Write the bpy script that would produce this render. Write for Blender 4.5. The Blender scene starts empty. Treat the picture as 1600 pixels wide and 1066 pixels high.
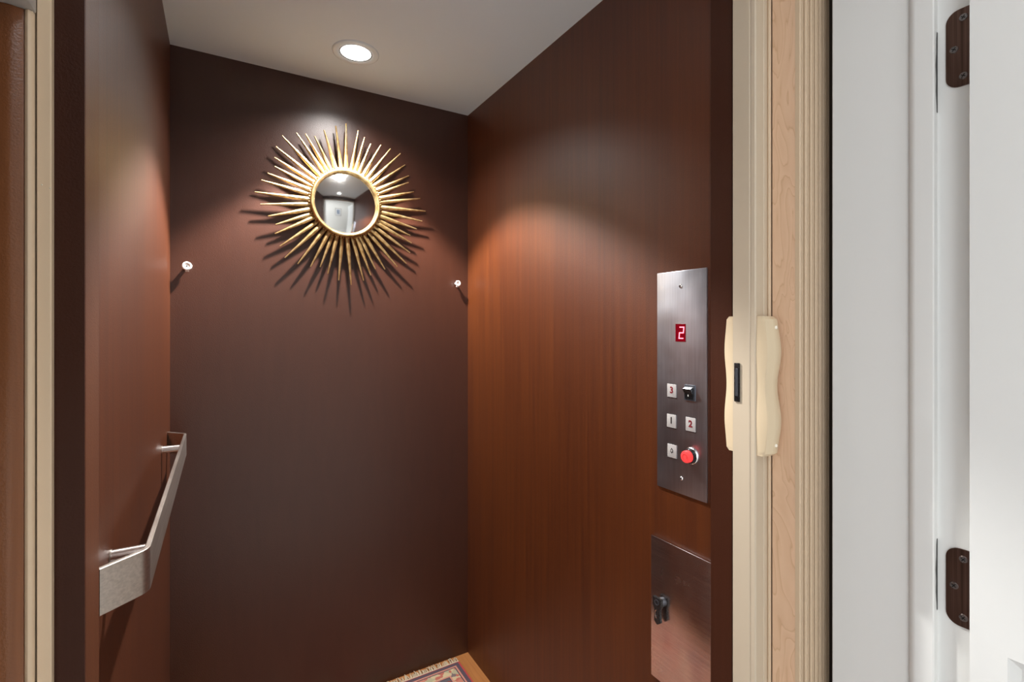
import bpy, bmesh, math, random
from mathutils import Vector, Matrix

random.seed(7)
PI = math.pi
scene = bpy.context.scene
COL = scene.collection

# ------------------------------------------------------------------ materials
def new_mat(name):
    m = bpy.data.materials.new(name)
    m.use_nodes = True
    nt = m.node_tree
    b = nt.nodes['Principled BSDF']
    return m, nt, b

def plain(name, col, rough=0.5, metal=0.0, spec=0.5, bump=0.0, bscale=200.0, emit=None, estr=0.0, coat=0.0):
    m, nt, b = new_mat(name)
    b.inputs['Base Color'].default_value = (*col, 1)
    b.inputs['Roughness'].default_value = rough
    b.inputs['Metallic'].default_value = metal
    b.inputs['Specular IOR Level'].default_value = spec
    b.inputs['Coat Weight'].default_value = coat
    tc = nt.nodes.new('ShaderNodeTexCoord')
    nz = nt.nodes.new('ShaderNodeTexNoise'); nz.inputs['Scale'].default_value = bscale
    nt.links.new(tc.outputs['Object'], nz.inputs['Vector'])
    if bump:
        bp = nt.nodes.new('ShaderNodeBump'); bp.inputs['Strength'].default_value = bump
        bp.inputs['Distance'].default_value = 0.002
        nt.links.new(nz.outputs['Fac'], bp.inputs['Height'])
        nt.links.new(bp.outputs['Normal'], b.inputs['Normal'])
    mx = nt.nodes.new('ShaderNodeMapRange')
    mx.inputs['To Min'].default_value = max(0, rough - 0.05); mx.inputs['To Max'].default_value = min(1, rough + 0.05)
    nt.links.new(nz.outputs['Fac'], mx.inputs['Value'])
    nt.links.new(mx.outputs['Result'], b.inputs['Roughness'])
    if emit:
        b.inputs['Emission Color'].default_value = (*emit, 1)
        b.inputs['Emission Strength'].default_value = estr
    return m

def wood(name, dark, light, rough=0.36, scale=(70, 70, 1.5), spec=0.5, bump=0.25, coat=0.0, blotch=0.35, bscale=420):
    m, nt, b = new_mat(name)
    L = nt.links.new
    tc = nt.nodes.new('ShaderNodeTexCoord')
    mp = nt.nodes.new('ShaderNodeMapping'); mp.inputs['Scale'].default_value = scale
    L(tc.outputs['Object'], mp.inputs['Vector'])
    g = nt.nodes.new('ShaderNodeTexNoise'); g.inputs['Scale'].default_value = 1.0
    g.inputs['Detail'].default_value = 6; g.inputs['Roughness'].default_value = 0.65; g.inputs['Distortion'].default_value = 0.4
    L(mp.outputs['Vector'], g.inputs['Vector'])
    mp2 = nt.nodes.new('ShaderNodeMapping'); mp2.inputs['Scale'].default_value = (3.5, 3.5, 0.9)
    L(tc.outputs['Object'], mp2.inputs['Vector'])
    g2 = nt.nodes.new('ShaderNodeTexNoise'); g2.inputs['Scale'].default_value = 1.0; g2.inputs['Detail'].default_value = 3
    L(mp2.outputs['Vector'], g2.inputs['Vector'])
    mix = nt.nodes.new('ShaderNodeMath'); mix.operation = 'MULTIPLY_ADD'
    L(g2.outputs['Fac'], mix.inputs[0]); mix.inputs[1].default_value = blotch
    s = nt.nodes.new('ShaderNodeMath'); s.operation = 'MULTIPLY'; s.inputs[1].default_value = 1 - blotch
    L(g.outputs['Fac'], s.inputs[0]); L(s.outputs[0], mix.inputs[2])
    cr = nt.nodes.new('ShaderNodeValToRGB')
    cr.color_ramp.elements[0].position = 0.36; cr.color_ramp.elements[0].color = (*dark, 1)
    cr.color_ramp.elements[1].position = 0.64; cr.color_ramp.elements[1].color = (*light, 1)
    L(mix.outputs[0], cr.inputs['Fac'])
    L(cr.outputs['Color'], b.inputs['Base Color'])
    b.inputs['Roughness'].default_value = rough
    b.inputs['Specular IOR Level'].default_value = spec
    b.inputs['Coat Weight'].default_value = coat
    b.inputs['Coat Roughness'].default_value = 0.25
    n3 = nt.nodes.new('ShaderNodeTexNoise'); n3.inputs['Scale'].default_value = bscale; n3.inputs['Detail'].default_value = 2
    L(tc.outputs['Object'], n3.inputs['Vector'])
    bp = nt.nodes.new('ShaderNodeBump'); bp.inputs['Strength'].default_value = bump; bp.inputs['Distance'].default_value = 0.0012
    L(n3.outputs['Fac'], bp.inputs['Height'])
    L(bp.outputs['Normal'], b.inputs['Normal'])
    return m

def brushed(name, col, rough, stretch, cvar=0.12):
    m, nt, b = new_mat(name)
    L = nt.links.new
    b.inputs['Metallic'].default_value = 1.0
    tc = nt.nodes.new('ShaderNodeTexCoord')
    mp = nt.nodes.new('ShaderNodeMapping'); mp.inputs['Scale'].default_value = stretch
    L(tc.outputs['Object'], mp.inputs['Vector'])
    g = nt.nodes.new('ShaderNodeTexNoise'); g.inputs['Scale'].default_value = 1; g.inputs['Detail'].default_value = 5
    L(mp.outputs['Vector'], g.inputs['Vector'])
    sm = nt.nodes.new('ShaderNodeTexNoise'); sm.inputs['Scale'].default_value = 14; sm.inputs['Detail'].default_value = 4
    L(tc.outputs['Object'], sm.inputs['Vector'])
    cr = nt.nodes.new('ShaderNodeValToRGB')
    cr.color_ramp.elements[0].position = 0.3; cr.color_ramp.elements[0].color = tuple(c * (1 - cvar) for c in col) + (1,)
    cr.color_ramp.elements[1].position = 0.7; cr.color_ramp.elements[1].color = tuple(min(1, c * (1 + cvar)) for c in col) + (1,)
    L(g.outputs['Fac'], cr.inputs['Fac']); L(cr.outputs['Color'], b.inputs['Base Color'])
    mr = nt.nodes.new('ShaderNodeMapRange')
    mr.inputs['To Min'].default_value = rough - 0.08; mr.inputs['To Max'].default_value = rough + 0.1
    L(sm.outputs['Fac'], mr.inputs['Value']); L(mr.outputs['Result'], b.inputs['Roughness'])
    bp = nt.nodes.new('ShaderNodeBump'); bp.inputs['Strength'].default_value = 0.06; bp.inputs['Distance'].default_value = 0.0005
    L(g.outputs['Fac'], bp.inputs['Height']); L(bp.outputs['Normal'], b.inputs['Normal'])
    return m

WD, WL = (0.056, 0.0102, 0.0003), (0.096, 0.0205, 0.0007)
M = {}
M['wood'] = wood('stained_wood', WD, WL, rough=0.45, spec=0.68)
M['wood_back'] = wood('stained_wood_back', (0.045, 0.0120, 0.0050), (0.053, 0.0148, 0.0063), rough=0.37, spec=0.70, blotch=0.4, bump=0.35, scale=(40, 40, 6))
M['wood_edge'] = wood('stained_wood_edge', (0.20, 0.070, 0.024), (0.28, 0.105, 0.040), rough=0.28, scale=(90, 90, 3))
M['oak'] = wood('oak_floor', (0.27, 0.10, 0.030), (0.42, 0.18, 0.06), rough=0.35, scale=(60, 2, 60), bump=0.1)
M['ceil'] = plain('ceiling_paint', (0.76, 0.85, 0.89), 0.75, bump=0.05, bscale=300)
M['white'] = plain('white_gloss_paint', (0.74, 0.755, 0.745), 0.32, bump=0.06, bscale=9)
M['wallwhite'] = plain('wall_paint', (0.80, 0.79, 0.76), 0.7, bump=0.05)
M['vinyl'] = plain('cream_vinyl', (0.60, 0.46, 0.315), 0.42, bump=0.05, bscale=30)
M['vinylpost'] = plain('pale_vinyl', (0.56, 0.475, 0.36), 0.40, bump=0.05, bscale=30)
M['vinylbright'] = plain('cream_vinyl_channel', (0.82, 0.64, 0.45), 0.40, bump=0.05, bscale=30)
M['wood_dark'] = wood('stained_wood_column', (0.044, 0.0130, 0.0062), (0.054, 0.0165, 0.0080), rough=0.45, spec=0.2, blotch=0.4, bump=0.25)
M['wood_trim'] = wood('stained_wood_return', (0.085, 0.021, 0.0035), (0.12, 0.032, 0.006), rough=0.5, spec=0.65)
M['plastic'] = plain('ivory_plastic', (0.66, 0.54, 0.37), 0.30, bump=0.03, bscale=20)
M['screwcap'] = plain('pale_screw_cap', (0.93, 0.88, 0.76), 0.25)
def maple():
    m, nt, b = new_mat('maple_laminate')
    L = nt.links.new
    tc = nt.nodes.new('ShaderNodeTexCoord')
    mp = nt.nodes.new('ShaderNodeMapping'); mp.inputs['Scale'].default_value = (10, 10, 3.2)
    L(tc.outputs['Object'], mp.inputs['Vector'])
    n = nt.nodes.new('ShaderNodeTexNoise'); n.inputs['Scale'].default_value = 1.4; n.inputs['Detail'].default_value = 2.5; n.inputs['Distortion'].default_value = 0.8
    L(mp.outputs['Vector'], n.inputs['Vector'])
    mu = nt.nodes.new('ShaderNodeMath'); mu.operation = 'MULTIPLY'; mu.inputs[1].default_value = 13
    L(n.outputs['Fac'], mu.inputs[0])
    fr = nt.nodes.new('ShaderNodeMath'); fr.operation = 'FRACT'; L(mu.outputs[0], fr.inputs[0])
    cr = nt.nodes.new('ShaderNodeValToRGB')
    e = cr.color_ramp.elements
    e[0].position = 0.0; e[0].color = (0.60, 0.385, 0.235, 1)
    e[1].position = 0.14; e[1].color = (0.70, 0.47, 0.31, 1)
    x = e.new(0.9); x.color = (0.74, 0.51, 0.345, 1)
    x = e.new(1.0); x.color = (0.68, 0.45, 0.29, 1)
    L(fr.outputs[0], cr.inputs['Fac']); L(cr.outputs['Color'], b.inputs['Base Color'])
    b.inputs['Roughness'].default_value = 0.38
    return m
M['maple'] = maple()
M['steel'] = brushed('brushed_steel', (0.54, 0.56, 0.62), 0.34, (300, 260, 9), 0.07)
M['steel_box'] = brushed('cabinet_steel', (0.74, 0.68, 0.66), 0.24, (6, 6, 300))
M['rail'] = brushed('satin_steel', (0.62, 0.57, 0.52), 0.36, (300, 4, 300))
M['edge'] = plain('bright_steel', (0.85, 0.82, 0.80), 0.22, metal=1.0)
M['button'] = plain('button_cap', (0.52, 0.50, 0.49), 0.4, metal=0.25)
M['black'] = plain('black_plastic', (0.012, 0.012, 0.013), 0.28)
M['darkgrey'] = plain('dark_grey_metal', (0.10, 0.11, 0.13), 0.35, metal=0.6)
M['numred'] = plain('numeral_red', (0.19, 0.012, 0.02), 0.5)
M['numblk'] = plain('numeral_black', (0.03, 0.022, 0.022), 0.5)
M['dispbg'] = plain('display_filter', (0.10, 0.0, 0.004), 0.15, emit=(0.55, 0.0, 0.02), estr=0.12)
M['seg'] = plain('lit_segment', (1, 0.2, 0.25), 0.4, emit=(1.0, 0.10, 0.14), estr=5.0)
M['stop'] = plain('lit_red_button', (0.75, 0.05, 0.05), 0.3, emit=(1.0, 0.05, 0.05), estr=0.55)
M['stopmark'] = plain('button_marking', (0.45, 0.03, 0.03), 0.4, emit=(0.6, 0.05, 0.04), estr=0.3)
M['bronze'] = brushed('bronze_hinge', (0.17, 0.105, 0.085), 0.30, (500, 500, 5), 0.35)
M['screw'] = plain('hinge_screw', (0.34, 0.33, 0.34), 0.28, metal=1.0)
M['gold'] = None
M['mirror'] = plain('mirror_glass', (0.93, 0.96, 0.97), 0.08, metal=1.0)
M['stud'] = plain('white_nylon', (0.86, 0.84, 0.80), 0.4)
M['lens'] = plain('lamp_lens', (1, 1, 1), 0.4, emit=(1.0, 0.97, 0.92), estr=6.0)
M['trimring'] = plain('lamp_trim', (0.76, 0.84, 0.87), 0.45)
M['darkgap'] = plain('lamp_gap', (0.05, 0.05, 0.05), 0.6)
M['fringe'] = plain('rug_fringe', (0.50, 0.41, 0.29), 0.9)
M['greybox'] = plain('grey_metal_box', (0.50, 0.48, 0.46), 0.5)
M['scuff'] = plain('scuff_dirt', (0.05, 0.05, 0.05), 0.7)
M['frame'] = plain('picture_frame_wood', (0.22, 0.20, 0.18), 0.4)
M['mat'] = plain('picture_mat', (0.80, 0.80, 0.80), 0.8)
M['shaft'] = plain('hoistway_board', (0.10, 0.075, 0.05), 0.8)

def gold():
    m, nt, b = new_mat('gilded_metal')
    L = nt.links.new
    b.inputs['Metallic'].default_value = 1.0
    tc = nt.nodes.new('ShaderNodeTexCoord')
    nz = nt.nodes.new('ShaderNodeTexNoise'); nz.inputs['Scale'].default_value = 60; nz.inputs['Detail'].default_value = 5
    L(tc.outputs['Object'], nz.inputs['Vector'])
    cr = nt.nodes.new('ShaderNodeValToRGB')
    cr.color_ramp.elements[0].position = 0.3; cr.color_ramp.elements[0].color = (0.34, 0.20, 0.07, 1)
    cr.color_ramp.elements[1].position = 0.65; cr.color_ramp.elements[1].color = (0.64, 0.45, 0.22, 1)
    L(nz.outputs['Fac'], cr.inputs['Fac']); L(cr.outputs['Color'], b.inputs['Base Color'])
    b.inputs['Roughness'].default_value = 0.40
    return m
M['gold'] = gold()

def rugmat(name, scale, cols, metric='EUCLIDEAN'):
    m, nt, b = new_mat(name)
    L = nt.links.new
    tc = nt.nodes.new('ShaderNodeTexCoord')
    vo = nt.nodes.new('ShaderNodeTexVoronoi'); vo.inputs['Scale'].default_value = scale
    vo.distance = metric
    L(tc.outputs['Object'], vo.inputs['Vector'])
    cr = nt.nodes.new('ShaderNodeValToRGB'); cr.color_ramp.interpolation = 'CONSTANT'
    e = cr.color_ramp.elements
    for k, (p, c) in enumerate(cols):
        x = e[k] if k < 2 else e.new(p)
        x.position = p; x.color = (*c, 1)
    L(vo.outputs['Color'], cr.inputs['Fac'])
    L(cr.outputs['Color'], b.inputs['Base Color'])
    b.inputs['Roughness'].default_value = 0.95
    b.inputs['Specular IOR Level'].default_value = 0.1
    return m
M['rug'] = rugmat('persian_rug_pile', 24, [(0, (0.26, 0.055, 0.04)), (0.35, (0.46, 0.24, 0.17)), (0.55, (0.10, 0.09, 0.10)), (0.70, (0.44, 0.30, 0.20)), (0.86, (0.42, 0.17, 0.12))], 'MANHATTAN')
M['rug_border'] = rugmat('persian_rug_border', 48, [(0, (0.42, 0.17, 0.12)), (0.30, (0.46, 0.36, 0.22)), (0.50, (0.38, 0.12, 0.09)), (0.68, (0.34, 0.31, 0.20)), (0.86, (0.16, 0.12, 0.12))], 'MANHATTAN')
M['rug_navy'] = plain('rug_navy', (0.085, 0.06, 0.075), 0.95, spec=0.1)
M['rug_rose'] = plain('rug_rose', (0.46, 0.20, 0.15), 0.95, spec=0.1)
M['rug_red'] = plain('rug_red', (0.34, 0.05, 0.05), 0.95, spec=0.1)
M['rug_cream'] = plain('rug_cream', (0.66, 0.52, 0.36), 0.95, spec=0.1)
M['rug_blue'] = plain('rug_greyblue', (0.22, 0.22, 0.26), 0.95, spec=0.1)

def artmat():
    m, nt, b = new_mat('framed_print')
    L = nt.links.new
    tc = nt.nodes.new('ShaderNodeTexCoord')
    nz = nt.nodes.new('ShaderNodeTexNoise'); nz.inputs['Scale'].default_value = 9; nz.inputs['Detail'].default_value = 4
    L(tc.outputs['Object'], nz.inputs['Vector'])
    cr = nt.nodes.new('ShaderNodeValToRGB')
    cr.color_ramp.elements[0].position = 0.4; cr.color_ramp.elements[0].color = (0.05, 0.11, 0.26, 1)
    cr.color_ramp.elements[1].position = 0.6; cr.color_ramp.elements[1].color = (0.45, 0.50, 0.55, 1)
    L(nz.outputs['Fac'], cr.inputs['Fac']); L(cr.outputs['Color'], b.inputs['Base Color'])
    return m
M['art'] = artmat()
M['bounce_carpet'] = plain('pale_bounce_carpet', (0.60, 0.60, 0.59), 0.95, bump=0.3, bscale=300)  # unseen hall floor, made pale and neutral to bounce light into the car

# ------------------------------------------------------------------ helpers
def BM():
    return bmesh.new()

def bx(bm, x0, x1, y0, y1, z0, z1, bev=0.0, seg=2):
    r = bmesh.ops.create_cube(bm, size=1.0)
    vs = r['verts']
    for v in vs:
        v.co = Vector(((x0 + x1) / 2 + v.co.x * (x1 - x0), (y0 + y1) / 2 + v.co.y * (y1 - y0), (z0 + z1) / 2 + v.co.z * (z1 - z0)))
    if bev:
        es = list({e for v in vs for e in v.link_edges})
        bmesh.ops.bevel(bm, geom=es, offset=bev, segments=seg, profile=0.5, affect='EDGES')
    return bm

def cyl(bm, p0, p1, r0, r1=None, seg=28, caps=True):
    p0, p1 = Vector(p0), Vector(p1)
    r1 = r0 if r1 is None else r1
    d = p1 - p0
    q = d.to_track_quat('Z', 'Y').to_matrix().to_4x4()
    mtx = Matrix.Translation((p0 + p1) / 2) @ q
    bmesh.ops.create_cone(bm, cap_ends=caps, segments=seg, radius1=r0, radius2=r1, depth=d.length, matrix=mtx)
    return bm

def prism(bm, pts, z0, z1):
    """XY outline (counter-clockwise) extruded in Z."""
    lo = [bm.verts.new((x, y, z0)) for x, y in pts]
    hi = [bm.verts.new((x, y, z1)) for x, y in pts]
    n = len(pts)
    for i in range(n):
        j = (i + 1) % n
        bm.faces.new((lo[i], lo[j], hi[j], hi[i]))
    bm.faces.new(list(reversed(lo))); bm.faces.new(hi)
    return bm

def plate_x(bm, pts, x0, x1):
    """(Y,Z) outline given thickness from x0 to x1."""
    a = [bm.verts.new((x0, y, z)) for y, z in pts]
    b = [bm.verts.new((x1, y, z)) for y, z in pts]
    n = len(pts)
    for i in range(n):
        j = (i + 1) % n
        bm.faces.new((a[i], a[j], b[j], b[i]))
    bm.faces.new(list(reversed(a))); bm.faces.new(b)
    return bm

def lathe(bm, prof, origin, axis, seg=48):
    """prof: (r, h) pairs turned about axis at origin."""
    q = Vector(axis).to_track_quat('Z', 'Y').to_matrix()
    rings = []
    for r, h in prof:
        ring = []
        for k in range(seg):
            a = 2 * PI * k / seg
            ring.append(bm.verts.new(Vector(origin) + q @ Vector((r * math.cos(a), r * math.sin(a), h))))
        rings.append(ring)
    for i in range(len(rings) - 1):
        for k in range(seg):
            j = (k + 1) % seg
            bm.faces.new((rings[i][k], rings[i][j], rings[i + 1][j], rings[i + 1][k]))
    return rings

def obj(name, bm, mat, parent=None, smooth=False, origin=None):
    bmesh.ops.recalc_face_normals(bm, faces=bm.faces)
    if parent is None:
        if origin is None:
            cs = [v.co for v in bm.verts]
            origin = Vector(((min(c.x for c in cs) + max(c.x for c in cs)) / 2,
                             (min(c.y for c in cs) + max(c.y for c in cs)) / 2, min(c.z for c in cs)))
        off = Vector(origin)
    else:
        p = parent
        while p.parent: p = p.parent
        off = Vector(p.location)
    bmesh.ops.translate(bm, verts=bm.verts, vec=-off)
    me = bpy.data.meshes.new(name)
    bm.to_mesh(me); bm.free()
    if smooth:
        me.polygons.foreach_set('use_smooth', [True] * len(me.polygons))
    o = bpy.data.objects.new(name, me)
    COL.objects.link(o)
    me.materials.append(M[mat] if isinstance(mat, str) else mat)
    if parent is None: o.location = off
    else: o.parent = parent
    if smooth == 'auto':
        try: me.set_sharp_from_angle(angle=math.radians(35))
        except Exception: pass
    return o

def thing(name, label, cat, loc, group=None):
    o = bpy.data.objects.new(name, None); COL.objects.link(o)
    o.empty_display_size = 0.05
    o.location = loc
    return tag(o, label, cat, group)

def tag(o, label, cat, group=None):
    o['label'] = label; o['category'] = cat
    if group: o['group'] = group
    return o

def struct(name, bm, mat, **k):
    o = obj(name, bm, mat, **k)
    o['kind'] = 'structure'
    return o

def text_mesh(name, body, size, at, mat, parent, depth=0.0004):
    """Lettering on a surface facing -X (reading direction -Y)."""
    cu = bpy.data.curves.new(name, 'FONT')
    cu.body = body; cu.size = size; cu.align_x = 'CENTER'; cu.align_y = 'CENTER'; cu.extrude = depth; cu.offset = size * 0.03
    t = bpy.data.objects.new(name + '_tmp', cu); COL.objects.link(t)
    dg = bpy.context.evaluated_depsgraph_get()
    me = bpy.data.meshes.new_from_object(t.evaluated_get(dg))
    bpy.data.objects.remove(t)
    bm = BM(); bm.from_mesh(me); bpy.data.meshes.remove(me)
    R = Matrix(((0, 0, -1), (-1, 0, 0), (0, 1, 0))).to_4x4()
    bmesh.ops.transform(bm, matrix=Matrix.Translation(at) @ R, verts=bm.verts)
    return obj(name, bm, mat, parent)

# ------------------------------------------------------------------ dimensions (metres)
XL, XR, YB, ZC = -0.1314, 0.8548, 1.80, 2.156       # car: left wall, right wall, back wall, ceiling
JX = 0.955                                          # face of the white hall door jamb
HY0, HY1 = -1.45, 0.2757                            # hallway
HC = 2.48

# ------------------------------------------------------------------ elevator car shell
struct('floor', bx(BM(), -0.26, 0.97, 0.585, YB + 0.02, -0.03, 0.0), 'oak')
struct('ceiling', bx(BM(), -0.21, 0.92, 0.60, YB + 0.02, ZC, ZC + 0.03), 'ceil')
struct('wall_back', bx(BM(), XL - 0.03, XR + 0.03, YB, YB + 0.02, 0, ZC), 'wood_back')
struct('wall_left', bx(BM(), XL - 0.02, XL, 0.748, YB, 0, ZC), 'wood')
struct('wall_right', bx(BM(), XR, XR + 0.02, 0.6525, YB, 0, ZC), 'wood')
struct('trim_1', bx(BM(), -0.215, -0.1234, 0.6800, 0.748, 0, ZC, 0.0008), 'wood_trim')
struct('trim_10', bx(BM(), -0.215, -0.1238, 0.6780, 0.6800, 0, ZC), 'wood_dark')
struct('trim_2', bx(BM(), 0.8468, 0.90, 0.604, 0.6523, 0, ZC, 0.0012), 'wood_dark')
struct('trim_3', bx(BM(), -0.1234, 0.8468, 0.62, 0.6523, 2.06, ZC, 0.0012), 'wood_back')

# ------------------------------------------------------------------ hallway shell
struct('floor_hall', bx(BM(), -1.9, 2.6, HY0 - 0.1, 0.575, -0.03, 0.0), 'bounce_carpet')
struct('ceiling_hall', bx(BM(), -1.9, 2.6, HY0 - 0.1, 0.4775, HC, HC + 0.03), 'wallwhite')
bm = BM()
bx(bm, -1.9, -1.75, HY0 - 0.1, HY0, 0, HC); bx(bm, -0.75, 2.6, HY0 - 0.1, HY0, 0, HC)
bx(bm, -1.75, -0.75, HY0 - 0.1, HY0, 0, 0.2); bx(bm, -1.75, -0.75, HY0 - 0.1, HY0, 2.1, HC)
struct('wall_opposite', bm, 'wallwhite')
bm = BM()
for x0, x1, z0, z1 in ((-1.75, -1.70, 0.2, 2.1), (-0.80, -0.75, 0.2, 2.1), (-1.70, -0.80, 0.2, 0.25), (-1.70, -0.80, 2.05, 2.1), (-1.70, -0.80, 1.13, 1.17)):
    bx(bm, x0, x1, HY0 - 0.09, HY0 - 0.06, z0, z1)
struct('added_window_2', bm, 'white')  # unseen window, added with its opening to carry a fill light
struct('wall_hall_left', bx(BM(), -1.9, -0.18, HY1 + 0.01, 0.4775, 0, HC), 'wallwhite')
struct('wall_hall_right', bx(BM(), JX + 0.02, 2.6, HY1 + 0.01, 0.4775, 0, HC), 'wallwhite')
struct('wall_hall_top', bx(BM(), -0.18, JX + 0.02, HY1 + 0.01, 0.4775, 2.08, HC), 'wallwhite')
struct('wall_end_right', bx(BM(), 2.6, 2.7, HY0, HY1, 0, HC), 'wallwhite')
# hallway end wall on the left with a window opening invented for its light
bm = BM()
bx(bm, -2.0, -1.9, HY0, HY1, 0, 0.75); bx(bm, -2.0, -1.9, HY0, HY1, 2.15, HC)
bx(bm, -2.0, -1.9, HY0, -1.15, 0.75, 2.15); bx(bm, -2.0, -1.9, 0.0, HY1, 0.75, 2.15)
struct('wall_end_left', bm, 'wallwhite')
bm = BM()
for y0, y1, z0, z1 in ((-1.15, -1.10, 0.75, 2.15), (-0.05, 0.0, 0.75, 2.15), (-1.10, -0.05, 0.75, 0.80), (-1.10, -0.05, 2.10, 2.15), (-1.10, -0.05, 1.43, 1.47)):
    bx(bm, -1.98, -1.94, y0, y1, z0, z1)
struct('added_window_1', bm, 'white')  # frame of the made-up end window, out of view
# jamb, stop, left jamb, head jamb
struct('trim_4', bx(BM(), JX, JX + 0.02, HY1 + 0.006, 0.4775, 0, 2.06, 0.002), 'white')
prof = [(JX, 0.3600), (JX - 0.0035, 0.3598), (JX - 0.0085, 0.3560), (JX - 0.0115, 0.3515), (JX - 0.0120, 0.3480), (JX - 0.0120, 0.3262), (JX - 0.0105, 0.3246), (JX, 0.3242)]
struct('trim_5', prism(BM(), prof, 0, 2.05), 'white', smooth='auto')
struct('trim_6', bx(BM(), -0.18, -0.16, HY1 + 0.006, 0.4775, 0, 2.06, 0.002), 'white')
struct('trim_7', bx(BM(), -0.16, JX, HY1 + 0.006, 0.4775, 2.06, 2.08), 'white')
# hoistway sides between hall wall and car
struct('wall_hoistway_right', bx(BM(), 1.06, 1.08, 0.4775, 0.66, 0, 2.3), 'shaft')
struct('wall_hoistway_left', bx(BM(), -0.275, -0.255, 0.4775, 0.80, 0, 2.3), 'shaft')
struct('trim_8', bx(BM(), -0.255, 1.06, 0.4775, 0.598, 2.12, 2.16), 'shaft')

for zc_, hz in ((1.700, 0.062), (0.925, 0.055)):
    pts = []
    for k in range(13):
        a = -1 + k / 6
        pts.append((JX - 0.0030 - 0.0030 * (1 - a * a) * (1 + 0.3 * math.sin(9 * a)), zc_ + hz * a))
    bm = BM()
    A = [bm.verts.new((x, 0.32405, z)) for x, z in pts] + [bm.verts.new((JX - 0.0004, 0.32405, z)) for x, z in reversed(pts)]
    B = [bm.verts.new((v.co.x, 0.32385, v.co.z)) for v in A]
    for i in range(len(A)):
        j = (i + 1) % len(A); bm.faces.new((A[i], A[j], B[j], B[i]))
    bm.faces.new(A); bm.faces.new(B)
    obj('scuff_mark', bm, 'scuff', bpy.data.objects['trim_5'])

# ------------------------------------------------------------------ hall door, opened flat to 90 degrees
DX = JX - 0.035
bm = BM()
# hinge-side stile face with a recessed moulded panel in the lower half
dy1 = HY1; dy0 = HY1 - 0.93
ys = [dy0, dy0 + 0.042, dy1 - 0.0395, dy1]
zs = [0.012, 0.14, 0.858, 2.045]
bx(bm, DX + 0.010, JX - 0.0008, dy0, dy1, zs[0], zs[3])
bx(bm, DX, DX + 0.010, ys[0], ys[1], zs[0], zs[3])
bx(bm, DX, DX + 0.010, ys[2], ys[3], zs[0], zs[3])
bx(bm, DX, DX + 0.010, ys[1], ys[2], zs[0], zs[1])
bx(bm, DX, DX + 0.010, ys[1], ys[2], zs[2], zs[3])
door = struct('door_1', bm, 'white', origin=(JX, HY1, 0.012))
bm = BM()
# sloped panel moulding
y0, y1, z0, z1 = ys[1], ys[2], zs[1], zs[2]
o_ = [(y0, z0), (y1, z0), (y1, z1), (y0, z1)]
def inset(d): return [(y0 + d, z0 + d), (y1 - d, z0 + d), (y1 - d, z1 - d), (y0 + d, z1 - d)]
lv = [(DX, o_), (DX + 0.002, inset(0.002)), (DX + 0.0075, inset(0.012)), (DX + 0.0075, inset(0.02)), (DX + 0.003, inset(0.045))]
prev = None
for x, pts in lv:
    ring = [bm.verts.new((x, y, z)) for y, z in pts]
    if prev:
        for i in range(4):
            bm.faces.new((prev[i], prev[(i + 1) % 4], ring[(i + 1) % 4], ring[i]))
    prev = ring
bm.faces.new(prev)
obj('door_panel', bm, 'white', door)

# ------------------------------------------------------------------ hinges on the jamb
def make_hinge(zc, label):
    t = thing('door_hinge', label, 'hinge', (JX, 0.285, zc - 0.058), 'bronze hinges on the white jamb')
    h, w = 0.058, 0.040
    y_out, y_in = HY1 + 0.0075, 0.3133
    pts = [(y_out, zc - h), ]
    r = 0.0165
    for k in range(9):
        a = -PI / 2 + k * PI / 2 / 8
        pts.append((y_in - r + r * math.cos(a), zc - h + r + r * math.sin(a)))
    for k in range(9):
        a = k * PI / 2 / 8
        pts.append((y_in - r + r * math.cos(a), zc + h - r + r * math.sin(a)))
    pts.append((y_out, zc + h))
    leaf = obj('leaf', plate_x(BM(), pts, JX - 0.0022, JX + 0.0012), 'bronze', t)
    for dz, y in ((0.0435, 0.2925), (0.0, 0.3035), (-0.0435, 0.2925)):
        bm = BM()
        cyl(bm, (JX - 0.0018, y, zc + dz), (JX - 0.0034, y, zc + dz), 0.0056, 0.0048, 20)
        s = obj('screw', bm, 'screw', t, smooth='auto')
        bm = BM()
        for ang in (0.6, 0.6 + PI / 2):
            r_ = bmesh.ops.create_cube(bm, size=1)
            mt = Matrix.Translation((JX - 0.0034, y, zc + dz)) @ Matrix.Rotation(ang, 4, 'X') @ Matrix.Diagonal((0.0006, 0.0062, 0.0013, 1))
            bmesh.ops.transform(bm, matrix=mt, verts=r_['verts'])
        obj('screw_slot', bm, 'black', s)
    bm = BM()
    for k in range(5):
        z0 = zc - h + k * (2 * h / 5)
        cyl(bm, (JX - 0.001, HY1 + 0.0035, z0 + 0.0004), (JX - 0.001, HY1 + 0.0035, z0 + 2 * h / 5 - 0.0004), 0.0034, seg=16)
    obj('knuckle', bm, 'bronze', t, smooth='auto')
    return t
make_hinge(1.725, 'upper bronze door hinge with three screws at the top of the white jamb')
make_hinge(0.917, 'lower bronze door hinge on the white jamb, level with the steel cabinet')

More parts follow.
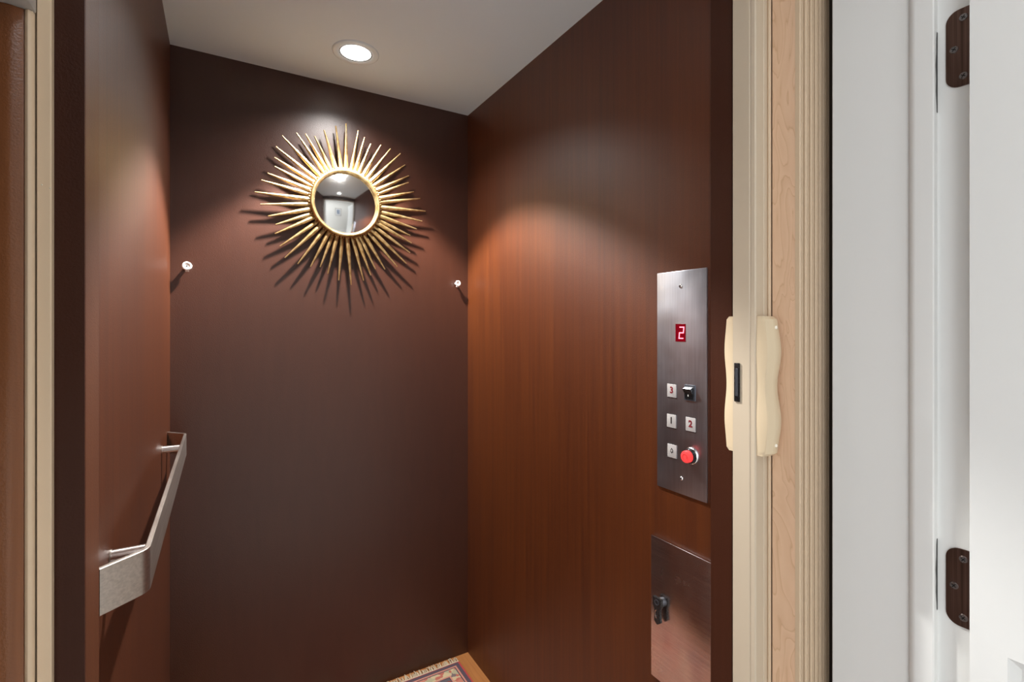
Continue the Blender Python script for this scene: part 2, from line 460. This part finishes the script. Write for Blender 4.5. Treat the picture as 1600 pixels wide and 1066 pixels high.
# ------------------------------------------------------------------ ceiling downlights
def downlight(x, y, z, label, group, R=0.070):
    t = thing('recessed_downlight', label, 'ceiling light', (x, y, z - 0.004), group)
    bm = BM(); lathe(bm, [(R, 0.0005), (R - 0.001, -0.003), (R - 0.006, -0.0045), (R - 0.012, -0.003), (R - 0.021, -0.0028), (R - 0.0215, 0.0)], (x, y, z), (0, 0, 1))
    obj('trim_ring', bm, 'trimring', t, smooth=True)
    bm = BM(); lathe(bm, [(R - 0.0215, 0.0), (R - 0.0215, -0.0022), (R - 0.0245, -0.0022), (R - 0.0245, 0.0)], (x, y, z), (0, 0, 1))
    obj('gap_ring', bm, 'darkgap', t)
    bm = BM(); rg = lathe(bm, [(R - 0.0245, -0.0012), (0.03, -0.0022), (0.012, -0.0024)], (x, y, z), (0, 0, 1)); bm.faces.new(rg[-1])
    obj('lamp_lens', bm, 'lens', t, smooth=True)
    return t
downlight(0.36, 1.562, ZC, 'round recessed downlight in the grey car ceiling above the sunburst mirror', 'car downlights')
downlight(0.36, 0.90, ZC, 'round recessed downlight in the car ceiling nearest the entrance', 'car downlights')
for i, (x, y) in enumerate(((-0.55, -0.75), (0.45, -0.75), (1.45, -0.75))):  # unseen hallway fittings invented to go with the added hall lights
    downlight(x, y, HC, ('added unseen hallway ceiling downlight nearest the added window', 'added unseen hallway ceiling downlight in front of the elevator', 'added unseen hallway ceiling downlight farthest from the added window')[i], 'added hallway downlights')

# ------------------------------------------------------------------ sunburst mirror
MX, MZ, MY = 0.374, 1.735, 1.771
t = thing('sunburst_mirror', 'round convex mirror with gold sunburst rays on the back wall', 'mirror', (MX, YB - 0.001, MZ))
bm = BM(); cyl(bm, (MX, YB - 0.0005, MZ), (MX, MY - 0.004, MZ), 0.112, 0.110, 64)
obj('backing_disc', bm, 'gold', t, smooth='auto')
Rg, rg = 0.29, 0.1055
sag = lambda r: math.sqrt(Rg * Rg - r * r) - math.sqrt(Rg * Rg - rg * rg)
bm = BM()
rs = [rg * (1 - k / 26) for k in range(26)]
rings = lathe(bm, [(r, sag(r)) for r in rs], (MX, MY - 0.0065, MZ), (0, -1, 0), 96)
bm.faces.new(rings[-1])
obj('mirror_glass', bm, 'mirror', t, smooth=True)
bm = BM()
prof = []
for k in range(13):
    a = 2 * PI * k / 12
    prof.append((0.1115 + 0.0065 * math.cos(a), 0.0075 + 0.0065 * math.sin(a)))
lathe(bm, prof, (MX, MY - 0.002, MZ), (0, -1, 0), 96)
obj('rim', bm, 'gold', t, smooth=True)
bm = BM()
for k in range(84):
    a = 2 * PI * k / 84
    p = Vector((MX + 0.1195 * math.cos(a), MY - 0.005, MZ + 0.1195 * math.sin(a)))
    bmesh.ops.create_icosphere(bm, subdivisions=1, radius=0.0043, matrix=Matrix.Translation(p))
obj('beaded_edge', bm, 'gold', t, smooth=True)
RAYS = [(89.9, .278), (80.8, .267), (75.2, .251), (69.0, .241), (61.7, .256), (54.4, .271), (47.0, .284), (38.7, .273), (30.2, .261), (25.4, .25), (17.0, .256), (11.2, .276), (1.6, .29), (-6.2, .28), (-13.8, .263), (-20.9, .248), (-26.3, .263), (-33.4, .277), (-41.9, .29), (-48.6, .276), (-58.2, .259), (-65.0, .244), (-70.7, .259), (-77.0, .271), (-86.4, .282), (-95.0, .268), (-103.7, .254), (-110.4, .24), (-116.9, .254), (-125.1, .268), (-133.8, .28), (-141.6, .265), (-150.5, .256), (-156.6, .24), (-163.6, .253), (-172.5, .267), (179.7, .281), (170.7, .265), (164.7, .253), (157.4, .242), (151.7, .255), (144.3, .27), (135.9, .281), (126.4, .267), (121.2, .252), (115.3, .238), (106.8, .251), (97.2, .266)]
nR = len(RAYS)
for i, (deg, ln) in enumerate(RAYS):
    a_t = math.radians(deg)
    # evenly spread roots, tips where they are
    a_r = math.radians(90 - i * 360 / nR)
    d = (a_t - a_r + PI) % (2 * PI) - PI
    a_r = a_t - d * 0.5
    r0 = Vector((MX + 0.100 * math.cos(a_r), MY + (0.003 if i % 2 else -0.001), MZ + 0.100 * math.sin(a_r)))
    tp = Vector((MX + ln * math.cos(a_t), MY + (0.002 if i % 2 else -0.002), MZ + ln * math.sin(a_t)))
    ax = (tp - r0).normalized(); side = ax.cross(Vector((0, 1, 0))).normalized(); up = Vector((0, -1, 0))
    bm = BM()
    secs = []
    for s, w, h in ((0, 0.0088, 0.0062), (0.4, 0.0066, 0.0050), (1.0, 0.0022, 0.0022)):
        c = r0 + (tp - r0) * s
        secs.append([bm.verts.new(c + side * (w * math.cos(q)) + up * (h * math.sin(q))) for q in [k * PI / 4 for k in range(8)]])
    for k in range(2):
        for j in range(8):
            bm.faces.new((secs[k][j], secs[k][(j + 1) % 8], secs[k + 1][(j + 1) % 8], secs[k + 1][j]))
    bm.faces.new(secs[0]); bm.faces.new(secs[2])
    obj('ray', bm, 'gold', t)

# ------------------------------------------------------------------ white studs on the back wall
def stud(x, z, r, label):
    t = thing('wall_stud', label, 'wall stud', (x, YB, z), 'white wall studs')
    bm = BM(); cyl(bm, (x, YB - 0.0003, z), (x, YB - 0.021, z), r * 0.38, r * 0.34, 20)
    bx(bm, x - r * 0.35, x + r * 0.35, YB - 0.019, YB - 0.012, z - r * 1.25, z, 0.001)
    obj('stem', bm, 'stud', t, smooth='auto')
    bm = BM(); rr = lathe(bm, [(r * .38, 0), (r * .92, 0.0005), (r, 0.002), (r * .93, 0.0042), (r * .66, 0.005), (r * .55, 0.0036), (r * .2, 0.0034)], (x, YB - 0.020, z), (0, -1, 0), 32); bm.faces.new(rr[-1])
    obj('cap', bm, 'stud', t, smooth=True)
    bm = BM(); cyl(bm, (x, YB - 0.0233, z), (x, YB - 0.0240, z), r * 0.16, seg=12)
    obj('center_pin', bm, 'darkgrey', t)
stud(-0.0878, 1.4905, 0.0132, 'white round stud on the back wall near the left corner')
stud(0.8022, 1.4780, 0.0115, 'white round stud on the back wall near the right corner')

# ------------------------------------------------------------------ handrail
t = thing('handrail', 'flat satin steel handrail with angled ends on the left wall', 'handrail', (XL, 1.25, 0.949))
def fillet(path, rad, seg=8):
    out = [Vector(path[0])]
    for i in range(1, len(path) - 1):
        p, a, b = Vector(path[i]), Vector(path[i - 1]), Vector(path[i + 1])
        u, v = (a - p).normalized(), (b - p).normalized()
        ang = u.angle(v); d = rad / math.tan(ang / 2)
        s, e = p + u * d, p + v * d
        cdir = (u + v).normalized(); c = p + cdir * (rad / math.sin(ang / 2))
        a0 = math.atan2((s - c).y, (s - c).x); a1 = math.atan2((e - c).y, (e - c).x)
        da = (a1 - a0 + PI) % (2 * PI) - PI
        for k in range(seg + 1):
            q = a0 + da * k / seg
            out.append(c + Vector((math.cos(q), math.sin(q))) * rad)
    out.append(Vector(path[-1]))
    return out
path = fillet([(XL + 0.0005, 0.7865), (-0.086, 0.826), (-0.086, 1.661), (XL + 0.0005, 1.711)], 0.022)
def strip(path, th, z0, z1):
    bm = BM()
    sec = []
    n = len(path)
    for i, p in enumerate(path):
        d = (path[min(i + 1, n - 1)] - path[max(i - 1, 0)]).normalized()
        nn = Vector((d.y, -d.x)) * th / 2
        b = 0.0008
        ring = []
        for s, zz in ((-1, z0 + b), (-1, z1 - b), (-0.7, z1), (0.7, z1), (1, z1 - b), (1, z0 + b), (0.7, z0), (-0.7, z0)):
            ring.append(bm.verts.new((p.x + nn.x * s, p.y + nn.y * s, zz)))
        sec.append(ring)
    for i in range(n - 1):
        for k in range(8):
            bm.faces.new((sec[i][k], sec[i][(k + 1) % 8], sec[i + 1][(k + 1) % 8], sec[i + 1][k]))
    bm.faces.new(sec[0]); bm.faces.new(sec[-1])
    return bm
obj('rail_bar', strip(path, 0.0065, 0.949, 1.008), 'rail', t, smooth='auto')
for y, z in ((0.867, 0.990), (1.556, 0.990)):
    p = obj('standoff_post', cyl(BM(), (XL + 0.0003, y, z), (-0.0885, y, z), 0.0092, seg=32), 'edge', t, smooth='auto')
    obj('post_collar', cyl(BM(), (XL + 0.0003, y, z), (XL + 0.002, y, z), 0.0101, seg=32), 'rail', p, smooth='auto')

# ------------------------------------------------------------------ control panel
PX = XR - 0.004
t = thing('control_panel', 'brushed steel elevator control panel with floor buttons and red display', 'control panel', (XR, 0.7305, 0.948))
obj('faceplate', bx(BM(), PX, XR - 0.0003, 0.664, 0.797, 0.948, 1.428, 0.0012), 'steel', t, smooth='auto')
d = obj('floor_display', bx(BM(), PX - 0.0006, PX + 0.001, 0.7168, 0.7440, 1.2755, 1.3138, 0.0003), 'dispbg', t)
bm = BM()
cy, cz, sw, sh, th = 0.7275, 1.2945, 0.0126, 0.0262, 0.0021
def seg(r0, r1, z0, z1):
    # slanted lit bar: r runs to the reader's right (towards -Y)
    sl = 0.10
    pts = [(cy - (r0 + (z0) * sl), cz + z0), (cy - (r1 + (z0) * sl), cz + z0), (cy - (r1 + (z1) * sl), cz + z1), (cy - (r0 + (z1) * sl), cz + z1)]
    plate_x(bm, pts, PX - 0.0011, PX - 0.0004)
hw, hh = sw / 2, sh / 2
seg(-hw, hw, hh - th, hh); seg(-hw, hw, -th / 2, th / 2); seg(-hw, hw, -hh, -hh + th)
seg(hw - th, hw, th / 2, hh - th); seg(-hw, -hw + th, -hh + th, -th / 2)
obj('lit_digit', bm, 'seg', d)
def button(y, z, txt, mat):
    fr = obj('button', bx(BM(), PX - 0.0016, PX + 0.001, y - 0.0125, y + 0.0125, z - 0.0145, z + 0.0145, 0.0006), 'button', t, smooth='auto')
    bm = BM()
    bx(bm, PX - 0.0003, PX + 0.001, y - 0.0130, y + 0.0130, z - 0.0156, z + 0.0156)
    obj('button_gap', bm, 'black', fr)
    if txt:
        text_mesh('numeral', txt, 0.0195, (PX - 0.0017, y, z + 0.0008), mat, fr)
    return fr
button(0.7537, 1.1675, '3', 'numred')
button(0.7545, 1.1010, '1', 'numblk')
button(0.7033, 1.1020, '2', 'numred')
b = button(0.7530, 1.0355, None, None)
# bell pictogram
bm = BM()
yc, zc = 0.7530, 1.0360
out = [(-.0045, -.0030), (-.0036, -.0018), (-.0034, .0012), (-.0024, .0040), (-.0008, .0052), (0, .0066), (.0008, .0052), (.0024, .0040), (.0034, .0012), (.0036, -.0018), (.0045, -.0030), (.0014, -.0030), (0, -.0058), (-.0014, -.0030)]
inn = [(-.0018, -.0018), (-.0018, .0008), (-.0010, .0028), (0, .0034), (.0010, .0028), (.0018, .0008), (.0018, -.0018)]
plate_x(bm, [(yc - r, zc + z) for r, z in out], PX - 0.0021, PX - 0.0013)
obj('bell_symbol', bm, 'numblk', b)
bm = BM(); plate_x(bm, [(yc - r, zc + z) for r, z in inn], PX - 0.0023, PX - 0.0013)
obj('bell_center', bm, 'button', b)
# rocker switch
s = obj('rocker_switch', bx(BM(), PX - 0.0028, PX + 0.001, 0.6915, 0.7190, 1.1520, 1.1850, 0.001), 'darkgrey', t, smooth='auto')
bm = BM()
y0, y1 = 0.6950, 0.7160
pr = [(PX - 0.002, 1.1815), (PX - 0.0125, 1.1765), (PX - 0.0060, 1.1660), (PX - 0.0040, 1.1555), (PX - 0.002, 1.1545)]
a = [bm.verts.new((x, y0, z)) for x, z in pr]; c = [bm.verts.new((x, y1, z)) for x, z in pr]
for i in range(5):
    bm.faces.new((a[i], a[(i + 1) % 5], c[(i + 1) % 5], c[i]))
bm.faces.new(a); bm.faces.new(c)
bmesh.ops.recalc_face_normals(bm, faces=bm.faces)
bmesh.ops.bevel(bm, geom=list(bm.edges), offset=0.0006, segments=2, affect='EDGES')
r = obj('rocker', bm, 'black', s, smooth='auto')
bm = BM(); bx(bm, PX - 0.0066, PX - 0.0042, 0.7050, 0.7062, 1.1610, 1.1650)
obj('rocker_mark', bm, 'stud', s)
# lit stop button
yc, zc = 0.7020, 1.0365
bm = BM(); lathe(bm, [(0.0172, 0.0), (0.0172, 0.002), (0.0162, 0.003), (0.0152, 0.003)], (PX, yc, zc), (-1, 0, 0), 40)
s = obj('stop_button', bm, 'edge', t, smooth='auto')
bm = BM(); rr = lathe(bm, [(0.0153, 0.001), (0.0153, 0.008), (0.0142, 0.010), (0.0125, 0.010)], (PX, yc, zc), (-1, 0, 0), 40)
obj('collar', bm, 'black', s, smooth='auto')
bm = BM(); rr = lathe(bm, [(0.0126, 0.004), (0.0126, 0.0175), (0.0116, 0.0192), (0.0080, 0.0202), (0.003, 0.0206)], (PX, yc, zc), (-1, 0, 0), 40); bm.faces.new(rr[-1])
obj('red_cap', bm, 'stop', s, smooth='auto')['label'] = 'lit red push cap'
bm = BM()
for k in range(22):
    a0 = math.radians(-30 + k * 12); a1 = a0 + math.radians(12.5)
    pts = [(yc - math.cos(q) * rr_, zc + math.sin(q) * rr_) for q, rr_ in ((a0, .0050), (a1, .0050), (a1, .0064), (a0, .0064))]
    plate_x(bm, pts, PX - 0.0209, PX - 0.0195)
obj('cap_marking', bm, 'stopmark', s)
for y, z in ((0.7308, 1.3950), (0.7283, 0.9820)):
    bm = BM(); rr = lathe(bm, [(0.0042, 0), (0.0036, 0.0014), (0.0012, 0.0018)], (PX, y, z), (-1, 0, 0), 20); bm.faces.new(rr[-1])
    s = obj('faceplate_screw', bm, 'edge', t, smooth=True)
    bm = BM(); bx(bm, PX - 0.0021, PX - 0.001, y - 0.0026, y + 0.0026, z - 0.0006, z + 0.0006); bx(bm, PX - 0.0021, PX - 0.001, y - 0.0006, y + 0.0006, z - 0.0026, z + 0.0026)
    obj('screw_slot', bm, 'darkgrey', s)

# ------------------------------------------------------------------ steel access cabinet with lock
CX = XR - 0.0055
t = thing('wall_cabinet', 'flush stainless steel cabinet door with black lock below the control panel', 'cabinet', (XR, 0.733, 0.511))
obj('cabinet_body', bx(BM(), XR - 0.0026, XR - 0.0003, 0.6565, 0.8105, 0.514, 0.828), 'darkgrey', t)
obj('cabinet_door', bx(BM(), CX, XR - 0.0026, 0.6535, 0.8135, 0.511, 0.831, 0.0007), 'steel_box', t, smooth='auto')
LX = CX
yc = 0.7835
def hexa(pts, x0, x1, bev=0.0008):
    bm = BM(); plate_x(bm, pts, x0, x1)
    bmesh.ops.recalc_face_normals(bm, faces=bm.faces)
    bmesh.ops.bevel(bm, geom=list(bm.edges), offset=bev, segments=2, affect='EDGES')
    return bm
ba = obj('lock_base', cyl(BM(), (LX, yc, 0.691), (LX - 0.006, yc, 0.691), 0.0100, seg=32), 'darkgrey', t, smooth='auto')
lk = obj('lock_lever', hexa([(yc + .0125, .7035), (yc - .0115, .7035), (yc - .0115, .6850), (yc - .0075, .6780), (yc - .0085, .6600), (yc - .0095, .6510), (yc, .6440), (yc + .0085, .6510), (yc + .0080, .6770), (yc + .0125, .6850)], LX - 0.014, LX - 0.006), 'black', t, smooth='auto')
bm = BM(); lathe(bm, [(0.0062, 0.0), (0.0062, 0.0012), (0.0046, 0.0012), (0.0046, 0.0)], (LX - 0.0139, yc, 0.694), (-1, 0, 0), 28)
obj('key_cylinder', bm, 'darkgrey', lk, smooth='auto')
bm = BM()
for k in range(10):
    a0 = math.radians(100 + k * 16); a1 = a0 + math.radians(16.5)
    plate_x(bm, [(yc - .0005 - math.cos(q) * r_ * .8, .668 + math.sin(q) * r_ * 1.5) for q, r_ in ((a0, .0052), (a1, .0052), (a1, .0068), (a0, .0068))], LX - 0.0150, LX - 0.0138)
obj('finger_groove', bm, 'edge', lk)

# ------------------------------------------------------------------ folded accordion gate at the right of the opening
t = thing('accordion_gate', 'folded cream accordion gate with maple panels and ivory handles', 'folding gate', (0.87, 0.55, 0.012))
GZ0, GZ1 = 0.015, 2.03
post = [(0.8400, 0.5970), (0.8400, 0.5635), (0.8412, 0.5622), (0.8412, 0.5606), (0.8400, 0.5596), (0.8404, 0.5530), (0.8425, 0.5510),
        (0.8640, 0.5510), (0.8655, 0.5522), (0.8668, 0.5510), (0.8755, 0.5510), (0.8775, 0.5530), (0.8775, 0.5560), (0.8740, 0.5590), (0.8740, 0.5970)]
lp = obj('lead_post', prism(BM(), post, GZ0, GZ1), 'vinylpost', t, smooth='auto')
def bead(x, y, r, n=14):
    return [(x + r * math.cos(2 * PI * k / n), y + r * math.sin(2 * PI * k / n)) for k in range(n)]
obj('hinge_bead', prism(BM(), bead(0.8845, 0.5525, 0.0036), GZ0, GZ1), 'vinyl', t, smooth='auto')
obj('hinge_web', bx(BM(), 0.8775, 0.8925, 0.5550, 0.5570, GZ0, GZ1), 'vinyl', t)
for i in range(7):
    x = 0.8905 + 0.0195 * i; dy = 0.0004 * i * i
    obj('fold_panel', bx(BM(), x - 0.0018, x + 0.0018, 0.5005 + dy, 0.5490 + dy, GZ0, GZ1), 'maple', t)
    # ribbed hinge spine at the near fold
    pr = [(x - 0.0024, 0.5060), (x - 0.0024, 0.4985), (x - 0.0012, 0.4970), (x + 0.0014, 0.4970), (x + 0.0021, 0.4980), (x + 0.0024, 0.5012),
          (x + 0.0030, 0.5045), (x + 0.0056, 0.5045), (x + 0.0062, 0.4995), (x + 0.0068, 0.4985), (x + 0.0090, 0.4985), (x + 0.0096, 0.4998), (x + 0.0096, 0.5060), (x + 0.0045, 0.5075)]
    obj('hinge_spine', prism(BM(), [(a, b_ + dy) for a, b_ in pr], GZ0, GZ1), 'vinyl', t, smooth='auto')
# handles
def handle(y_root, y_face, sgn, zlo, zhi):
    bm = BM(); secs = []
    x0, x1 = 0.8425, 0.8725
    N = 44
    for i in range(N + 1):
        s = i / N
        z = zlo + (zhi - zlo) * s
        e = min(1.0, math.sqrt(max(0.0, 1 - max(0, (0.035 - min(s, 1 - s)) / 0.035) ** 2)) * 0.35 + 0.65)
        wv = math.sin(2 * PI * s) ** 2
        yf = y_root + (y_face - y_root) * e * (0.80 + 0.20 * wv)
        xa, xb = x0 - 0.0006 * wv, x1 + 0.0024 * wv
        r = 0.006
        h = abs(yf - y_root)
        ring = [(xa, y_root), (xa, y_root + sgn * h * 0.70), (xa + 0.0006, y_root + sgn * h * 0.745),
                (xa + 0.0125, y_root + sgn * h * 0.97), (xa + 0.0140, yf), (xb - 0.004, yf), (xb - 0.0012, yf - sgn * 0.0012), (xb, yf - sgn * 0.004), (xb, y_root)]
        secs.append([bm.verts.new((x, y, z)) for x, y in ring])
    n = len(secs[0])
    for i in range(N):
        for k in range(n):
            bm.faces.new((secs[i][k], secs[i][(k + 1) % n], secs[i + 1][(k + 1) % n], secs[i + 1][k]))
    bm.faces.new(secs[0]); bm.faces.new(secs[-1])
    return bm
ho = obj('handle', handle(0.5508, 0.5215, -1, 1.0725, 1.3265), 'plastic', t, smooth='auto')
hi = obj('handle', handle(0.5972, 0.6235, 1, 1.0700, 1.3270), 'plastic', t, smooth='auto')
ho['label'] = 'ivory wavy pull handle on the hall side'; hi['label'] = 'ivory wavy pull handle on the car side'
for z in (1.306, 1.093):
    bm = BM(); rr = lathe(bm, [(0.0034, -0.001), (0.0034, 0.0006), (0.001, 0.0014)], (0.8625, 0.5250, z), (0, -1, 0), 18); bm.faces.new(rr[-1])
    obj('screw_cap', bm, 'screwcap', ho, smooth=True)
la = obj('strike_latch', bx(BM(), 0.8376, 0.8402, 0.5812, 0.5932, 1.1660, 1.2390, 0.0012), 'black', t, smooth='auto')
obj('latch_slot', bx(BM(), 0.8368, 0.8380, 0.5846, 0.5902, 1.1765, 1.2285, 0.0004), 'darkgrey', la)
# gate track over the opening
struct('trim_9', bx(BM(), -0.15, 0.975, 0.545, 0.600, 2.035, 2.06, 0.002), 'vinylpost')

# ------------------------------------------------------------------ receiving channel and boards at the left
bm = prism(BM(), [(-0.1478, 0.6775), (-0.1660, 0.6775), (-0.1660, 0.6760), (-0.1592, 0.6745), (-0.1592, 0.6695), (-0.1585, 0.6680), (-0.1490, 0.6680), (-0.1478, 0.6692)], 0.0, 2.055)
ch = tag(obj('gate_channel', bm, 'vinylbright', smooth='auto'), 'narrow cream vinyl gate channel at the far left of the opening', 'gate channel')
for y, x, z in ((0.6679, -0.1550, 1.450), (0.6679, -0.1487, 1.4475)):
    bm = BM(); bmesh.ops.create_uvsphere(bm, u_segments=12, v_segments=8, radius=0.0007, matrix=Matrix.Translation((x, y, z)))
    obj('rivet', bm, 'screwcap', ch, smooth=True)
pr = [(-0.1595 - 0.0035 + 0.0035 * math.cos(a), 0.6640 + 0.0035 * math.sin(a)) for a in [PI + k * PI / 10 for k in range(11)]] + [(-0.1597, 0.6673), (-0.1672, 0.6673)]
pr = [(-0.1666, 0.6675), (-0.1666, 0.6628), (-0.1655, 0.6612), (-0.1636, 0.6604), (-0.1618, 0.6610), (-0.1603, 0.6630), (-0.1600, 0.6675)]
tag(obj('edge_bead', prism(BM(), pr, 0.0, 1.6195), 'vinylbright', smooth='auto'), 'rounded cream edge bead beside the brown board at far left', 'edge trim')
pr = [(-0.2500, 0.6640), (-0.2500, 0.6606), (-0.1830, 0.6592), (-0.1790, 0.6590), (-0.1745, 0.6592), (-0.1720, 0.6604), (-0.1680, 0.6612), (-0.1668, 0.6620), (-0.1668, 0.6640)]
tag(obj('edge_board', prism(BM(), pr, 0.0, 1.6195), 'wood_edge', smooth='auto'), 'glossy brown stained wooden board at the left edge of the photo', 'board')
tag(obj('lock_box', bx(BM(), -0.2535, -0.1588, 0.5600, 0.6675, 1.6200, 1.78, 0.0015), 'greybox', smooth='auto'), 'grey metal lock box above the brown board, top left corner', 'lock box')

# ------------------------------------------------------------------ rug
RX0, RX1, RY0, RY1 = -0.045, 0.798, 0.80, 1.764
t = thing('persian_rug', 'red patterned persian rug with cream fringe on the car floor', 'rug', ((RX0 + RX1) / 2, (RY0 + RY1) / 2, 0.0))
obj('rug_field', bx(BM(), RX0, RX1, RY0, RY1, 0.0005, 0.006, 0.001), 'rug', t)
bm = BM()
def border(name, d0, d1, mat, z):
    bm = BM()
    x0, x1, y0, y1 = RX0 + d0, RX1 - d0, RY0 + d0, RY1 - d0
    w = d1 - d0
    bx(bm, x0, x1, y0, y0 + w, 0.004, z); bx(bm, x0, x1, y1 - w, y1, 0.004, z)
    bx(bm, x0, x0 + w, y0 + w, y1 - w, 0.004, z); bx(bm, x1 - w, x1, y0 + w, y1 - w, 0.004, z)
    return obj(name, bm, mat, t)
border('border_band', 0.0, 0.006, 'rug_red', 0.0064)
border('border_band', 0.006, 0.020, 'rug_navy', 0.0063)
border('border_band', 0.020, 0.026, 'rug_rose', 0.0064)
border('border_band', 0.026, 0.030, 'rug_navy', 0.0063)
border('border_band', 0.060, 0.066, 'rug_rose', 0.0064)
border('border_band', 0.066, 0.070, 'rug_navy', 0.0063)
border('patterned_border', 0.030, 0.060, 'rug_border', 0.0062)
for yb, sg in ((RY1, 1), (RY0, -1)):
    bm = BM()
    bx(bm, RX0, RX1, yb - (0.004 if sg > 0 else 0), yb + (0.004 if sg < 0 else 0), 0.003, 0.0072)
    for k in range(170):
        x = RX0 + 0.002 + (RX1 - RX0 - 0.004) * (k + random.random() * 0.6) / 170
        dx = random.uniform(-0.008, 0.008); ln = random.uniform(0.022, 0.033)
        p = [Vector((x, yb - sg * 0.001, 0.0055)), Vector((x + dx * 0.4, yb + sg * ln * 0.5, random.uniform(0.004, 0.010))), Vector((x + dx, yb + sg * ln, random.uniform(0.0015, 0.006)))]
        cyl(bm, p[0], p[1], 0.0017, 0.0017, 6, False); cyl(bm, p[1], p[2], 0.0017, 0.0012, 6, True)
    f = obj('fringe', bm, 'fringe', t); f['kind'] = 'stuff'

# ------------------------------------------------------------------ picture on the hall wall (seen in the mirror)
px, pz = 0.30, 1.58
t = thing('framed_picture', 'framed blue print on the white hall wall, reflected in the sunburst mirror', 'picture', (px, HY0, pz - 0.3))
bm = BM()
for x0, x1, z0, z1 in ((-.24, .24, .27, .30), (-.24, .24, -.30, -.27), (-.24, -.21, -.27, .27), (.21, .24, -.27, .27)):
    bx(bm, px + x0, px + x1, HY0 + 0.0005, HY0 + 0.025, pz + z0, pz + z1)
obj('picture_frame', bm, 'frame', t)
obj('mat_board', bx(BM(), px - .21, px + .21, HY0 + 0.0005, HY0 + 0.010, pz - .27, pz + .27), 'mat', t)
obj('print', bx(BM(), px - .12, px + .12, HY0 + 0.010, HY0 + 0.012, pz - .17, pz + .17), 'art', t)

# ------------------------------------------------------------------ lights
def lamp(name, kind, loc, energy, color=(1, 1, 1), rot=(0, 0, 0), **k):
    l = bpy.data.lights.new(name, kind); l.energy = energy; l.color = color
    for a, v in k.items(): setattr(l, a, v)
    o = bpy.data.objects.new(name, l); COL.objects.link(o); o.location = loc; o.rotation_euler = rot
    return o
cl = lamp('car_lamp', 'SPOT', (0.36, 1.562, ZC - 0.006), 310, (1.0, 0.975, 0.94), rot=(math.radians(-7), 0, 0), spot_size=math.radians(99), spot_blend=0.28, shadow_soft_size=0.028)
# the reflector throws most of its light to the sides (wide-angle downlight)
cl.data.use_nodes = True
nt = cl.data.node_tree
em = nt.nodes['Emission']
tc = nt.nodes.new('ShaderNodeTexCoord'); sx = nt.nodes.new('ShaderNodeSeparateXYZ')
ab = nt.nodes.new('ShaderNodeMath'); ab.operation = 'ABSOLUTE'
mr = nt.nodes.new('ShaderNodeMapRange'); mr.interpolation_type = 'SMOOTHSTEP'
for k_, v_ in (('From Min', 0.68), ('From Max', 0.98), ('To Min', 1.0), ('To Max', 0.42)): mr.inputs[k_].default_value = v_
nt.links.new(tc.outputs['Normal'], sx.inputs[0]); nt.links.new(sx.outputs['Z'], ab.inputs[0])
nt.links.new(ab.outputs[0], mr.inputs['Value']); nt.links.new(mr.outputs['Result'], em.inputs['Strength'])
lamp('car_lamp_spill', 'SPOT', (0.36, 1.562, ZC - 0.006), 58, (1.0, 0.975, 0.94), spot_size=math.radians(140), spot_blend=1.0, shadow_soft_size=0.022)
lamp('car_lamp_front', 'SPOT', (0.36, 0.90, ZC - 0.006), 10, (1.0, 0.95, 0.88), spot_size=math.radians(100), spot_blend=1.0, shadow_soft_size=0.03)
for x in (-0.55, 0.45, 1.45):
    lamp('added_hall_light', 'AREA', (x, -0.75, HC - 0.02), 4, (0.96, 0.97, 1.0), shape='DISK', size=0.25)  # lamps added out of view to light the hallway and entrance
lamp('added_fill_light', 'AREA', (-1.25, HY0 - 0.05, 1.15), 29, (0.97, 0.97, 1.0), rot=(PI / 2, 0, 0), shape='RECTANGLE', size=1.0, size_y=1.9)  # added fill from out of view, brightens car ceiling and jamb
lamp('added_fill_light', 'AREA', (-1.92, -0.575, 1.45), 8, (0.96, 0.97, 1.0), rot=(0, -PI / 2, 0), shape='RECTANGLE', size=1.3, size_y=1.05)  # second added fill, set at the made-up end window

w = bpy.data.worlds.new('world'); scene.world = w
w.use_nodes = True
bg = w.node_tree.nodes['Background']
bg.inputs['Color'].default_value = (0.8, 0.88, 1.0, 1); bg.inputs['Strength'].default_value = 0.3

# ------------------------------------------------------------------ camera
cam = bpy.data.cameras.new('camera')
cam.sensor_width = 36; cam.lens = 772 / 1600 * 36
cam.shift_y = -22 / 1600
cam.clip_start = 0.02
co = bpy.data.objects.new('camera', cam); COL.objects.link(co)
co.location = (0, 0, 1.307)
co.rotation_euler = (PI / 2, 0, -math.atan(455 / 772))
scene.camera = co

vs = scene.view_settings
vs.view_transform = 'Standard'; vs.look = 'None'; vs.gamma = 1.0; vs.exposure = 0.0
vs.use_curve_mapping = False
scene.cycles.max_bounces = 10
scene.cycles.diffuse_bounces = 6
scene.cycles.glossy_bounces = 6
